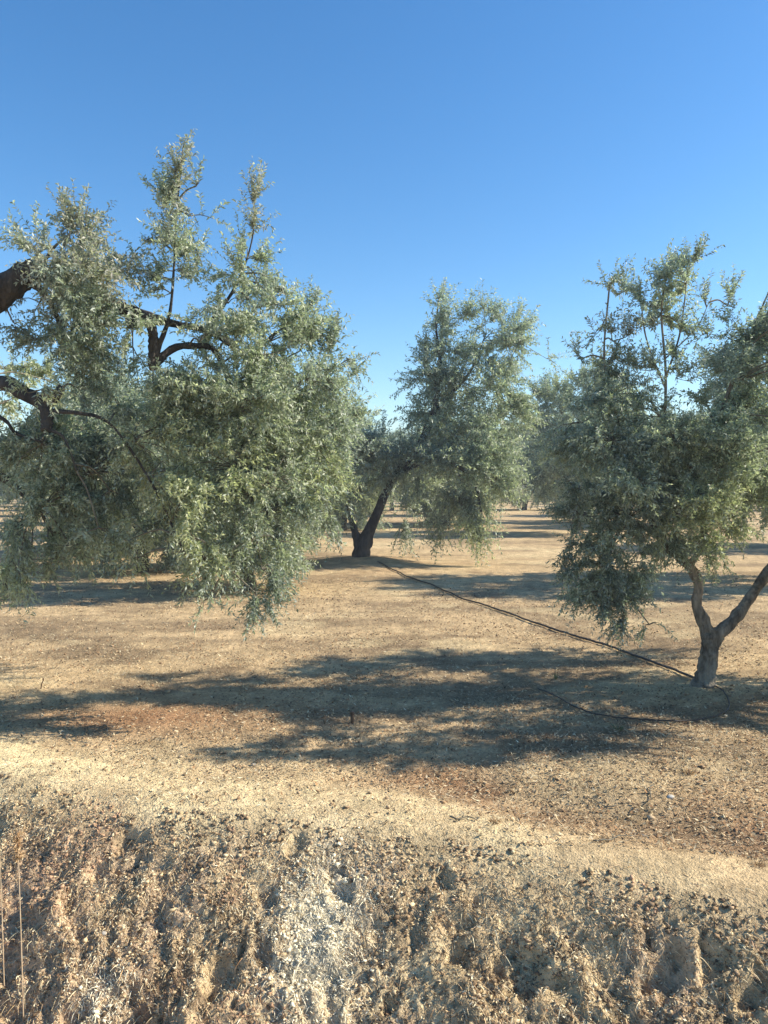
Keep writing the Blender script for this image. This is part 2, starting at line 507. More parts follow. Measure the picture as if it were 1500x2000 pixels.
class Foliage:
    def __init__(s, leaf_len=.058, leaf_w=.0135, step=.021):
        s.L, s.W, s.step = leaf_len, leaf_w, step
        s.v = []; s.c = []; s.m = []; s.f3 = []; s.n = 0

    def sprays(s, st, dr, ln, droop, pal, leaf_per=None):
        """st Nx3 starts, dr Nx3 unit directions, ln N lengths; droop: sag (+) or rise (-)"""
        N = len(st)
        k = leaf_per or max(6, int(np.mean(ln) / s.step * 2))
        kp = (k + 1) // 2
        t = (np.arange(k) // 2 + .5) / kp
        t = np.clip(t[None, :] + rng.uniform(-.4, .4, (N, k)) / kp, .02, 1)
        g = np.array([0, 0, -1.0])
        P = st[:, None] + dr[:, None] * (ln[:, None, None] * t[..., None]) + g * (droop * ln[:, None, None] * (t ** 2)[..., None])
        T = unit(dr[:, None] + g * (2 * droop * t[..., None]))
        ref = unit(rng.normal(size=(N, 1, 3)))
        A = unit(np.cross(T, ref)); B = np.cross(T, A)
        ang = rng.uniform(0, 2 * PI, (N, k))
        ang[:, 1::2] = ang[:, 0::2][:, :ang[:, 1::2].shape[1]] + PI
        rad = A * np.cos(ang)[..., None] + B * np.sin(ang)[..., None]
        D = unit(T * .6 + rad * .8 + rng.normal(size=(N, k, 3)) * .45)
        Nn = unit(np.cross(D, np.cross(T, D) + rng.normal(size=(N, k, 3)) * .55))
        Wd = unit(np.cross(D, Nn))
        sz = rng.uniform(.65, 1.2, (N, k, 1))
        L = s.L * sz; W = s.W * sz * rng.uniform(.8, 1.2, (N, k, 1)) * .5
        base = P
        tip = P + D * L - np.array([0, 0, 1.0]) * L * .12
        m1 = P + D * L * .48 + Wd * W + Nn * W * .35
        m2 = P + D * L * .48 - Wd * W + Nn * W * .35
        V = np.stack([base, m1, tip, m2], 2).reshape(-1, 3)
        n = N * k
        i = np.arange(n) * 4 + s.n
        F = np.stack([i, i + 1, i + 2, i, i + 2, i + 3], -1).reshape(-1, 3)
        s.v.append(V); s.f3.append(F); s.m.append(np.zeros(len(F), np.int32))
        s.c.append(np.repeat(pick_cols(pal, n), 4, 0)); s.n += n * 4
        # stems, thin three-sided
        q = 4
        tt = np.linspace(0, 1, q)
        Q = st[:, None] + dr[:, None] * (ln[:, None, None] * tt[None, :, None]) + g * (droop * ln[:, None, None] * (tt ** 2)[None, :, None])
        rr = (s.L * .035) * (1 - .7 * tt)
        a0 = A[:, :1]; b0 = B[:, :1]
        rings = []
        for j in range(3):
            an = 2 * PI * j / 3
            rings.append(Q + (a0 * math.cos(an) + b0 * math.sin(an)) * rr[None, :, None])
        V = np.stack(rings, 2).reshape(-1, 3)          # N,q,3(sides),3
        b = (np.arange(N) * q * 3)[:, None, None] + (np.arange(q - 1) * 3)[None, :, None] + np.arange(3)[None, None, :]
        j2 = (np.arange(3) + 1) % 3
        b2 = (np.arange(N) * q * 3)[:, None, None] + (np.arange(q - 1) * 3)[None, :, None] + j2[None, None, :]
        F = np.concatenate([np.stack([b, b2, b2 + 3], -1).reshape(-1, 3), np.stack([b, b2 + 3, b + 3], -1).reshape(-1, 3)]) + s.n
        s.v.append(V); s.f3.append(F); s.m.append(np.ones(len(F), np.int32))
        s.c.append(np.full((len(V), 3), .15)); s.n += len(V)

    def cluster(s, c, r, dens, pal='mid', bias=(0, 0, 0), droop=.25, src=None, ln=(.22, .42), tubes=None, per=11, shell=0.35):
        """leafy clump: centre c, radii r, dens = sprays per m2 of projected area"""
        c = np.asarray(c, float); r = np.asarray(r, float)
        area = PI * r[0] * r[2]
        n = max(6, int(area * dens))
        K = max(3, n // per)
        src = c if src is None else np.asarray(src, float)
        e = unit(rng.normal(size=(K, 3))) * (rng.uniform(shell, 1, (K, 1)) ** .6)
        ends = c + e * r * .86
        mids = (src + ends) * .5 + rng.normal(size=(K, 3)) * r * .12
        mids[:, 2] += r[2] * .15
        k = rng.integers(0, K, n)
        t = rng.uniform(.45, 1.02, n)[:, None]
        st = (1 - t) ** 2 * src + 2 * t * (1 - t) * mids[k] + t * t * ends[k]
        inside = np.linalg.norm((st - c) / r, axis=1) < 1.15
        st = st[inside]; k = k[inside]; n = len(st)
        if n == 0: return
        out = unit((st - c) / r + 1e-6)
        twd = unit(ends[k] - mids[k])
        dr = unit(out * .55 + twd * .55 + rng.normal(size=(n, 3)) * .55 + np.array(bias, float))
        s.sprays(st, dr, rng.uniform(ln[0], ln[1], n), droop, pal)
        if tubes is not None:
            for q in range(K):
                tubes.add(spline([src, mids[q], ends[q]], 5), np.linspace(.005, .0018, 5), 4, cap=False)

    def add_tubes(s, tw):
        if not tw.n: return
        V = np.concatenate(tw.v)
        F = np.array([(f[0], f[1], f[2]) for f in tw.f] + [(f[0], f[2], f[3]) for f in tw.f]) + s.n
        s.v.append(V); s.f3.append(F); s.m.append(np.ones(len(F), np.int32)); s.c.append(np.full((len(V), 3), .15)); s.n += len(V)

    def build(s, name, parent, loc, mat=None):
        V = np.concatenate(s.v); F = np.concatenate(s.f3)
        o = link_mesh(name, V, F.ravel(), np.full(len(F), 3), [mat or M_LEAF, M_TWIG], np.concatenate(s.m), np.concatenate(s.c), parent, loc=loc)
        return o


def near_pt(skel, p):
    d = np.linalg.norm(skel[:, :3] - p, axis=1)
    cand = np.argsort(d)[:3]
    return skel[rng.choice(cand), :3]


def limb_px(pts, n=18):
    """control list (px, py, Y, diameter in photo px) -> world spline with radius"""
    rows = []
    for (px, py, Y, dia) in pts:
        p = at(px, py, Y)
        rows.append([*p, dia * .5 * Y / FPX])
    return spline(rows, n)


def photo_tree(name, label, base, trunk, limbs, clusters, leaf=(.038, .0125, .0145), bark=None, dens_k=1.0, cuts=(), depth_k=1.0):
    root = empty(name, base)
    set_props(root, label, 'tree', 'olive trees of the orchard')
    bark = bark or M_BARK
    skel = []
    tb = Tubes()
    for tr in trunk:
        q = limb_px(tr, 26)
        tb.add(q[:, :3], q[:, 3] * (1 + .07 * np.sin(np.arange(len(q)) * 1.9)), 16, .15)
        skel.append(q)
    tb.build('trunk', bark, root, loc=base)
    for lm in limbs:
        q = limb_px(lm, 22)
        lt = Tubes(); lt.add(q[:, :3], q[:, 3] * (1 + .10 * np.sin(np.arange(len(q)) * 2.3)), 12, .14)
        lt.build('branch', bark, root, loc=base)
        skel.append(q)
    for (px, py, Y, dpx, nx, ny, nz) in cuts:
        p = at(px, py, Y); r = dpx * .5 * Y / FPX
        nn = unit(np.array([nx, ny, nz], float))
        ct = Tubes(); ct.add([p - nn * r * .3, p, p + nn * .006], [r * .9, r, r * .9], 10, .12)
        ct.build('cut_end', M_CUT, root, loc=base)
    skel = np.vstack(skel)
    fo = Foliage(*leaf)
    tw = Tubes()
    for cl in clusters:
        px, py, Y, rx, ry, dens, pal = cl[:7]
        op = cl[7] if len(cl) > 7 else {}
        c = at(px, py, Y)
        kx = Y / FPX
        r = np.array([rx * kx, op.get('ry', (rx + ry) * .5 * kx * depth_k), ry * kx])
        src0 = near_pt(skel, c)
        dist = np.linalg.norm(src0 - c)
        src = c - (c - src0) * min(1, r.mean() * .55 / max(dist, 1e-3))
        if dist > r.mean() * .4:
            m = (src0 + src) * .5 + np.array([0, 0, .12 * dist])
            tw.add(spline([src0, m, src], 8), np.linspace(.009, .005, 8), 5, cap=False)
        fo.cluster(c, r, dens * dens_k, pal, op.get('bias', (0, 0, 0)), op.get('droop', .12), src, op.get('ln', (.14, .30)), tw, shell=op.get('shell', .35))
    fo.add_tubes(tw)
    fo.build('crown', root, base)
    return root


UP = dict(bias=(0, 0, .9), droop=-.05)
DN = dict(bias=(0, 0, -.5), droop=.25, ln=(.12, .26))
SH = dict(bias=(0, 0, 1.5), droop=-.02, ln=(.14, .30), shell=.0)
D1 = 600

# --- near tree on the left: its trunk stands outside the frame, its limbs reach in
base = np.array([-4.3, 6.6, float(ground(-4.3, 6.6))])
tr0 = [[-255, 1415, 6.6, 130], [-245, 1300, 6.6, 105], [-250, 1100, 6.6, 90], [-225, 900, 6.5, 85]]
tr1 = [[-225, 900, 6.5, 80], [-160, 760, 6.2, 62], [-60, 620, 5.9, 62], [0, 572, 5.7, 58], [40, 540, 5.7, 48], [78, 522, 5.7, 34]]
tr2 = [[-225, 900, 6.5, 60], [-100, 780, 6.1, 40], [0, 748, 5.9, 30], [50, 772, 5.85, 28], [88, 790, 5.8, 24]]
limbs = [
    [[70, 528, 5.75, 32], [130, 560, 5.85, 24], [200, 590, 5.95, 22], [245, 606, 6.0, 28], [300, 628, 6.0, 26]],
    [[290, 620, 6.0, 22], [300, 660, 6.0, 19], [298, 715, 6.0, 18]],
    [[255, 605, 6.0, 24], [258, 640, 6.0, 20]],
    [[295, 622, 6.0, 22], [350, 634, 6.1, 12], [400, 645, 6.2, 11], [460, 680, 6.3, 12], [540, 770, 6.5, 9], [620, 850, 6.8, 7]],
    [[300, 710, 6.0, 18], [340, 680, 6.05, 13], [380, 676, 6.1, 12], [420, 685, 6.15, 12], [450, 760, 6.1, 9], [480, 900, 6.0, 9], [500, 1050, 5.9, 6]],
    [[300, 700, 6.0, 16], [330, 620, 6.0, 6], [340, 520, 6.0, 4.5], [345, 420, 6.0, 3], [358, 290, 6.0, 1.5]],
    [[400, 645, 6.2, 10], [460, 560, 6.2, 5], [492, 470, 6.2, 3], [497, 390, 6.2, 1.5]],
    [[88, 792, 5.8, 24], [110, 772, 5.75, 18], [122, 755, 5.75, 15]],
    [[88, 790, 5.8, 26], [92, 815, 5.75, 22], [90, 842, 5.72, 20]],
    [[95, 802, 5.75, 9], [160, 808, 5.7, 7], [200, 818, 5.7, 6], [235, 850, 5.7, 5], [300, 950, 5.7, 5], [360, 1080, 5.7, 4]],
    [[92, 838, 5.72, 7], [120, 850, 5.7, 5], [135, 875, 5.7, 4], [150, 920, 5.7, 4]],
    [[-110, 785, 6.1, 18], [0, 815, 5.8, 8], [30, 845, 5.8, 6], [80, 862, 5.8, 5]],
    [[45, 535, 5.7, 18], [90, 580, 5.8, 12], [130, 660, 5.9, 9]],
    [[-225, 1000, 6.6, 40], [-120, 900, 6.4, 26], [0, 930, 6.2, 16], [80, 1000, 6.1, 10]],
]
cl = [
    # high, airy part
    (120, 470, 5.8, 75, 50, 200, 'brn', UP), (185, 430, 5.8, 35, 45, 130, 'brn', UP), (70, 460, 5.8, 40, 35, 120, 'mid', UP),
    (200, 500, 5.9, 70, 60, 260, 'brn'), (110, 560, 5.8, 60, 50, 260, 'brn'), (160, 600, 5.9, 90, 70, 330, 'grey'),
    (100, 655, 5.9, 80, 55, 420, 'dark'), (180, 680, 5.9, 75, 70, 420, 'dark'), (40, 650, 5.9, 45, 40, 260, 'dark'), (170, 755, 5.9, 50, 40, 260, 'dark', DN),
    (330, 520, 6.0, 50, 55, 300, 'dark', UP), (265, 465, 6.0, 40, 22, 170, 'dark'), (325, 455, 6.0, 40, 50, 300, 'brn', UP),
    (390, 430, 6.0, 45, 40, 130, 'mid'), (395, 490, 6.0, 35, 50, 130, 'grey'), (330, 395, 6.0, 30, 50, 620, 'mid', SH), (342, 335, 6.0, 16, 42, 620, 'brn', SH),
    (358, 285, 6.0, 7, 16, 400, 'brn', dict(bias=(0, 0, 1.8), droop=-.05, ln=(.06, .14), shell=0)),
    (388, 360, 6.0, 12, 12, 330, 'dark', SH), (320, 590, 6.0, 35, 45, 160, 'mid'),
    (497, 405, 6.2, 13, 28, 800, 'brn', SH), (495, 450, 6.2, 19, 28, 600, 'brn', SH),
    (480, 500, 6.2, 50, 35, 260, 'mid', UP), (455, 550, 6.2, 48, 45, 240, 'grey'), (520, 560, 6.3, 50, 40, 260, 'grey', UP),
    (400, 600, 6.2, 40, 30, 110, 'mid'),
    (570, 570, 6.4, 45, 35, 300, 'grey', UP), (600, 620, 6.5, 45, 45, 360, 'grey', UP), (550, 640, 6.4, 90, 60, 380, 'mid'),
    (460, 640, 6.3, 70, 45, 340, 'mid'), (640, 690, 6.6, 60, 45, 360, 'dark', UP), (690, 690, 6.7, 28, 25, 230, 'dark'),
    (125, 505, 5.4, 50, 35, 900, 'brn'), (180, 535, 5.45, 50, 35, 900, 'brn'), (222, 585, 5.5, 38, 40, 850, 'grey'), (115, 570, 5.35, 45, 35, 850, 'grey'), (75, 480, 5.5, 40, 25, 500, 'mid', UP), (150, 450, 5.6, 40, 40, 420, 'brn', UP),
    (450, 590, 5.9, 45, 40, 260, 'grey'), (510, 610, 5.9, 55, 45, 340, 'mid'), (450, 665, 5.8, 50, 35, 420, 'mid'), (540, 690, 5.9, 70, 45, 460, 'mid'), (620, 740, 6.1, 55, 55, 520, 'grey'),
    (560, 600, 6.1, 45, 40, 280, 'grey', UP), (600, 670, 6.2, 50, 40, 340, 'mid', UP), (390, 740, 5.8, 60, 40, 700, 'mid'), (480, 780, 5.8, 90, 50, 760, 'mid'), (300, 770, 5.8, 50, 35, 500, 'mid'),
    (330, 470, 5.8, 35, 45, 420, 'mid', UP), (480, 540, 6.0, 40, 35, 420, 'mid', UP),
    (60, 600, 5.8, 40, 30, 160, 'dark'), (255, 640, 5.7, 40, 30, 380, 'mid'), (360, 640, 5.8, 35, 22, 260, 'mid'), (395, 665, 5.8, 35, 22, 300, 'grey'), (60, 760, 5.5, 50, 26, 260, 'yel'), (150, 640, 5.6, 90, 60, 420, 'dark'), (230, 520, 5.9, 45, 40, 260, 'brn', UP), (280, 550, 6.0, 40, 45, 200, 'grey', UP),
    (260, 700, 6.2, 50, 50, 240, 'mid'), (430, 610, 6.3, 45, 40, 220, 'mid'),
    # broad middle
    (440, 740, 6.2, 110, 65, D1, 'mid'), (570, 730, 6.5, 100, 70, D1, 'mid'), (660, 770, 6.7, 62, 60, 420, 'mid'),
    (360, 800, 6.0, 100, 75, D1, 'mid'), (250, 800, 6.0, 60, 60, 300, 'mid'), (500, 830, 6.2, 130, 80, D1, 'mid'), (640, 850, 6.6, 85, 80, D1, 'grey'),
    (300, 870, 5.8, 90, 75, D1, 'yel'), (420, 900, 5.9, 110, 90, D1, 'yel'), (560, 930, 6.2, 110, 90, D1, 'mid'), (330, 930, 5.7, 45, 80, 420, 'yel', DN),
    (625, 950, 6.5, 55, 65, 420, 'yel'), (620, 880, 6.4, 60, 60, 420, 'yel'), (690, 830, 6.8, 45, 55, 300, 'grey'),
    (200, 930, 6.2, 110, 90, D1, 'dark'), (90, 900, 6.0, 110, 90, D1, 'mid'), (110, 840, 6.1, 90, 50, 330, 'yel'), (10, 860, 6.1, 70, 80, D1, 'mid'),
    (30, 790, 6.6, 60, 40, 330, 'yel'), (120, 740, 7.2, 60, 40, 200, 'yel'), (20, 720, 7.2, 50, 30, 260, 'yel'),
    # low hanging part
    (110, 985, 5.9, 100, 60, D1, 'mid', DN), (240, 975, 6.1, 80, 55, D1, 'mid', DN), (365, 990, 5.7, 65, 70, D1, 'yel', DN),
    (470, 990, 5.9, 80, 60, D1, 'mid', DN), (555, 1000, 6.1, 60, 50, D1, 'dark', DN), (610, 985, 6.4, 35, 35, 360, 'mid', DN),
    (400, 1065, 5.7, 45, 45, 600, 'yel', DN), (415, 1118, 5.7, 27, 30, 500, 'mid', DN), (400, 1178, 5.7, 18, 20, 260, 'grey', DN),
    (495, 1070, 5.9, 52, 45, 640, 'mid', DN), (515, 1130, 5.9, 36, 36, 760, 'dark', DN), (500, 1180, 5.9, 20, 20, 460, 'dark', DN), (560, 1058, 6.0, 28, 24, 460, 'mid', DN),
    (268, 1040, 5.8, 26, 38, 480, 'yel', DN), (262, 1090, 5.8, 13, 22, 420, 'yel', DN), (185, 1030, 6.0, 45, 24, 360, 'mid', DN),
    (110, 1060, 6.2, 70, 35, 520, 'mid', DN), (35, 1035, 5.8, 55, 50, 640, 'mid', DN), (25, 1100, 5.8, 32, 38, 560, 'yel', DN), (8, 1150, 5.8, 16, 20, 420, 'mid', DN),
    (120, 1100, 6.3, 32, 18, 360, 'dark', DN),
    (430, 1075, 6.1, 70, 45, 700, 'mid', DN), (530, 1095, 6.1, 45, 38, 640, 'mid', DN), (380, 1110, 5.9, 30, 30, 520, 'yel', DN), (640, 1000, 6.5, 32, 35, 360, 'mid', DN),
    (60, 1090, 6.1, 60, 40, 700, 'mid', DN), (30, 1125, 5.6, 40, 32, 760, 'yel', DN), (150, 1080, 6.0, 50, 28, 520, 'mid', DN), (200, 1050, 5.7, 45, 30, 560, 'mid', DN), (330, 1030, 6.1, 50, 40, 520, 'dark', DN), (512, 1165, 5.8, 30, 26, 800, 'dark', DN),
    # behind and outside the frame on the left
    (-120, 950, 6.4, 150, 150, 260, 'mid'), (-150, 700, 6.6, 140, 130, 260, 'mid'), (-260, 800, 7.2, 170, 160, 240, 'mid'),
    (-130, 1080, 6.6, 100, 70, 260, 'mid', DN), (200, 900, 7.6, 200, 120, 260, 'mid', dict(ry=.8)), (480, 880, 7.6, 170, 120, 260, 'mid', dict(ry=.8)),
    (-300, 1050, 7.4, 150, 120, 240, 'mid'), (-350, 600, 6.8, 130, 100, 240, 'mid', UP),
]
photo_tree('olive_tree', 'near olive tree reaching in from the left edge with thick dark limb and drooping boughs',
           base, [tr0, tr1, tr2], limbs, cl, bark=M_BARKD,
           cuts=[(90, 768, 5.72, 20, .3, -1, .4), (298, 718, 6.0, 17, 0, -.6, -.6), (80, 521, 5.7, 30, .8, -.3, .3)])

# --- tree on the right with the forked trunk
Y = 7.0
base = np.array([2.82, 7.0, float(ground(2.82, 7.0))])
tr0 = [[1372, 1354, Y, 74], [1376, 1335, Y, 44], [1379, 1315, Y, 35], [1383, 1285, Y, 33], [1386, 1262, Y, 35], [1390, 1242, Y, 38], [1394, 1228, Y, 30]]
limbs = [
    [[1388, 1250, Y, 30], [1374, 1215, Y, 25], [1360, 1180, Y, 20], [1364, 1140, Y, 20], [1346, 1106, Y, 20], [1320, 1085, Y, 15], [1290, 1050, Y, 17], [1262, 985, Y, 13], [1235, 900, 7.1, 10]],
    [[1388, 1244, Y, 30], [1420, 1224, Y, 25], [1450, 1190, 7.0, 22], [1480, 1145, 7.1, 20], [1530, 1080, 7.2, 25], [1580, 980, 7.3, 20], [1620, 860, 7.3, 14]],
    [[1345, 1108, Y, 14], [1372, 1060, Y, 13], [1370, 1000, Y, 12], [1345, 900, Y, 10], [1310, 850, 7.0, 8], [1270, 780, 7.0, 5]],
    [[1330, 900, Y, 7], [1302, 850, Y, 6], [1300, 720, Y, 5], [1292, 600, Y, 3], [1310, 510, Y, 1.5]],
    [[1300, 740, Y, 4], [1330, 640, Y, 3], [1345, 500, Y, 1.5]], [[1300, 760, Y, 4], [1262, 660, Y, 3], [1250, 560, Y, 1.5]], [[1300, 700, Y, 3], [1360, 640, Y, 2], [1385, 590, Y, 1.2]],
    [[1290, 1050, Y, 9], [1285, 1010, 6.9, 8], [1288, 980, 6.85, 7.5], [1298, 969, 6.8, 7.5], [1309, 976, 6.8, 6], [1312, 992, 6.8, 4]],
    [[1345, 900, Y, 9], [1400, 820, 7.1, 8], [1440, 720, 7.1, 6], [1470, 640, 7.1, 4]],
    [[1290, 1050, Y, 10], [1230, 1020, 6.9, 8], [1190, 1080, 6.85, 6], [1180, 1170, 6.8, 4]],
    [[1235, 900, 7.1, 8], [1200, 800, 7.1, 6], [1180, 700, 7.1, 4], [1190, 560, 7.1, 3]],
]
D2 = 620
TH = dict(bias=(0, 0, .8), droop=.0, shell=.2, ln=(.15, .32))
cl = [
    (1345, 515, Y, 26, 30, 560, 'dark', SH), (1280, 545, Y, 48, 38, 420, 'grey', TH), (1330, 570, Y, 38, 42, 420, 'grey', TH), (1262, 600, Y, 52, 34, 420, 'grey', TH),
    (1190, 565, 7.1, 20, 34, 230, 'dark', TH), (1225, 575, 7.1, 24, 40, 200, 'dark', TH), (1375, 590, Y, 9, 9, 420, 'dark', SH), (1385, 655, Y, 10, 10, 380, 'dark', SH),
    (1295, 640, Y, 75, 32, 400, 'mid', TH), (1170, 650, 7.1, 22, 22, 300, 'dark', TH), (1130, 700, 7.1, 12, 9, 460, 'dark', TH), (1185, 710, 7.1, 42, 48, 560, 'dark', TH),
    (1215, 670, 7.1, 38, 32, 380, 'brn', TH), (1340, 700, Y, 60, 45, 150, 'mid', TH), (1250, 725, Y, 55, 42, 260, 'grey', TH), (1350, 740, Y, 50, 30, 160, 'grey', TH),
    (1435, 600, 7.1, 18, 48, 230, 'grey', SH), (1470, 670, 7.1, 52, 40, 440, 'dark', TH), (1425, 640, 7.1, 24, 42, 240, 'mid', TH), (1490, 620, 7.2, 22, 35, 260, 'dark', TH),
    (1430, 730, 7.1, 65, 45, 400, 'grey', TH), (1500, 740, 7.2, 60, 60, 440, 'grey', TH), (1135, 780, 7.1, 45, 35, 380, 'grey', TH),
    (1180, 790, 7.1, 65, 50, 300, 'mid'), (1270, 810, 7.0, 70, 50, 280, 'mid'), (1370, 810, 7.0, 70, 50, 280, 'mid'), (1460, 820, 7.1, 70, 60, D2, 'mid'),
    (1110, 830, 7.1, 50, 50, 420, 'grey'), (1115, 900, 7.0, 45, 45, 480, 'mid'), (1120, 1000, 6.9, 40, 40, 460, 'dark', DN), (1120, 1080, 6.9, 40, 40, 420, 'dark', DN), (1230, 760, 7.0, 70, 40, 380, 'grey'), (1330, 860, 6.7, 80, 50, 520, 'mid'), (1440, 880, 6.7, 80, 60, 600, 'mid'), (1250, 940, 6.6, 80, 50, 560, 'mid'), (1400, 960, 6.6, 70, 50, 560, 'yel'), (1180, 880, 6.9, 85, 65, D2, 'grey'), (1290, 900, 6.9, 90, 70, D2, 'dark'), (1400, 900, 6.9, 90, 70, D2, 'mid'), (1490, 920, 7.1, 70, 80, D2, 'mid'),
    (1150, 950, 6.9, 65, 55, 320, 'dark', DN), (1240, 980, 6.8, 80, 60, D2, 'dark', DN), (1350, 985, 6.8, 90, 60, D2, 'yel'), (1450, 990, 6.9, 60, 50, 320, 'mid', DN),
    (1200, 1050, 6.8, 85, 60, D2, 'mid', DN), (1290, 1050, 6.9, 60, 50, 560, 'mid', DN), (1400, 1040, 6.8, 55, 45, 480, 'yel', DN), (1405, 1095, 6.8, 30, 26, 300, 'yel', DN), (1330, 1020, 6.7, 60, 30, 560, 'yel', DN),
    (1170, 1110, 6.8, 72, 52, 700, 'dark', DN), (1250, 1110, 6.8, 52, 50, 520, 'mid', DN), (1160, 1165, 6.7, 50, 30, 560, 'mid', DN), (1200, 1180, 6.7, 60, 38, D2, 'dark', DN), (1125, 1140, 6.8, 35, 30, 420, 'mid', DN),
    (1235, 1210, 6.7, 32, 24, 520, 'dark', DN), (1280, 1230, 6.7, 35, 20, 160, 'yel', DN),
    (1620, 850, 7.3, 110, 110, 230, 'mid'), (1740, 900, 7.4, 120, 130, 220, 'mid'), (1620, 1000, 7.2, 90, 90, 230, 'mid', DN), (1750, 1080, 7.3, 90, 80, 220, 'mid', DN), (1600, 730, 7.3, 90, 70, 200, 'mid', UP),
    (1250, 880, 8.0, 150, 90, 150, 'mid', dict(ry=.5)), (1450, 900, 8.2, 150, 110, 200, 'mid', dict(ry=.6)), (1680, 900, 8.6, 200, 130, 200, 'mid', dict(ry=.6)), (1620, 1000, 6.3, 120, 80, 200, 'mid', dict(ry=.5)),
    (1680, 760, 5.6, 90, 50, 600, 'mid', dict(ry=.22)), (1810, 770, 5.6, 90, 50, 600, 'mid', dict(ry=.22)), (1950, 790, 5.65, 100, 50, 600, 'mid', dict(ry=.22)),  # unseen clumps right of the frame, added and flattened to cast the front shadow bands
    (1760, 900, 5.6, 90, 45, 560, 'mid', dict(ry=.2)), (1650, 640, 5.75, 80, 45, 560, 'mid', dict(ry=.2)), (1900, 900, 5.6, 90, 45, 560, 'mid', dict(ry=.2)),
    (1640, 520, 7.6, 75, 60, 420, 'mid', dict(ry=.45)), (1620, 420, 7.8, 70, 60, 380, 'mid', dict(ry=.45)), (1740, 470, 7.2, 90, 70, 380, 'mid', dict(ry=.45)), (1640, 610, 8.4, 80, 60, 420, 'mid', dict(ry=.45)),
    (1760, 560, 8.5, 100, 60, 420, 'mid', dict(ry=.45)), (1720, 640, 6.5, 80, 60, 380, 'mid', dict(ry=.3)), (1700, 700, 8.7, 120, 60, 420, 'mid', dict(ry=.4)),
    (1640, 860, 6.1, 90, 80, 300, 'mid', dict(ry=.5)), (1640, 740, 5.75, 90, 55, 480, 'mid', dict(ry=.4)), (1850, 860, 5.9, 110, 90, 540, 'mid', dict(ry=.45)), (1800, 960, 6.0, 120, 80, 540, 'mid', dict(ry=.5)), (1770, 1040, 6.9, 130, 80, 520, 'mid', dict(ry=.7)), (1720, 1130, 6.6, 90, 60, 540, 'mid', dict(ry=.5)), (1900, 1150, 6.8, 120, 60, 540, 'mid', dict(ry=.6)), (1640, 1160, 6.6, 60, 45, 540, 'mid', dict(ry=.4)), (1700, 1010, 6.6, 100, 70, 540, 'mid', dict(ry=.5)), (1950, 980, 6.6, 130, 100, 540, 'mid', dict(ry=.6)), (2050, 1080, 6.8, 130, 80, 540, 'mid', dict(ry=.6)),  # more unseen clumps, added to shade the floor round and before the trunk
    (1640, 680, 6.6, 90, 70, 240, 'mid', dict(ry=.5)), (1720, 640, 7.4, 100, 80, 240, 'mid', dict(ry=.6)), (1700, 780, 8.4, 150, 120, 260, 'mid', dict(ry=.6)),
    (1880, 900, 7.2, 130, 120, 260, 'mid', dict(ry=.8)), (1900, 1080, 7.2, 120, 90, 260, 'mid', dict(ry=.8)), (1900, 1100, 6.2, 110, 80, 260, 'mid', dict(ry=.5)),
]
photo_tree('olive_tree', 'olive tree on the right with a pale lit fork at the hose end', base, [tr0], limbs, cl, bark=M_BARK)

# --- tree in the middle, leaning dark trunk
Y = 18.0
base = np.array([-.53, 18.0, float(ground(-.53, 18.0))])
tr0 = [[700, 1112, Y, 64], [703, 1096, Y, 44], [706, 1075, Y, 32], [712, 1058, Y, 29], [722, 1035, Y, 20], [738, 1000, Y, 18], [755, 960, Y, 15], [775, 925, Y, 13], [820, 870, Y, 14], [850, 790, Y, 12], [860, 690, Y, 5]]
limbs = [
    [[704, 1080, Y, 20], [696, 1050, Y, 15], [688, 1020, Y, 12], [670, 960, 17.6, 9], [640, 900, 17.5, 7]],
    [[690, 1092, Y, 18], [682, 1104, Y, 14], [668, 1112, Y, 8]],
    [[715, 1092, Y, 16], [722, 1106, Y, 12], [724, 1114, Y, 8]],
    [[850, 800, Y, 7], [915, 730, Y, 5], [950, 650, Y, 2]],
    [[775, 925, Y, 10], [850, 900, 17.6, 8], [920, 930, 17.4, 6], [940, 1000, 17.2, 4]],
    [[860, 700, Y, 6], [852, 640, Y, 4], [858, 580, Y, 2]],
]
D3 = 125
lnm = dict(ln=(.35, .7)); UPM = dict(bias=(0, 0, .9), droop=-.05, ln=(.3, .6)); DNM = dict(bias=(0, 0, -.6), droop=.4, ln=(.35, .7))
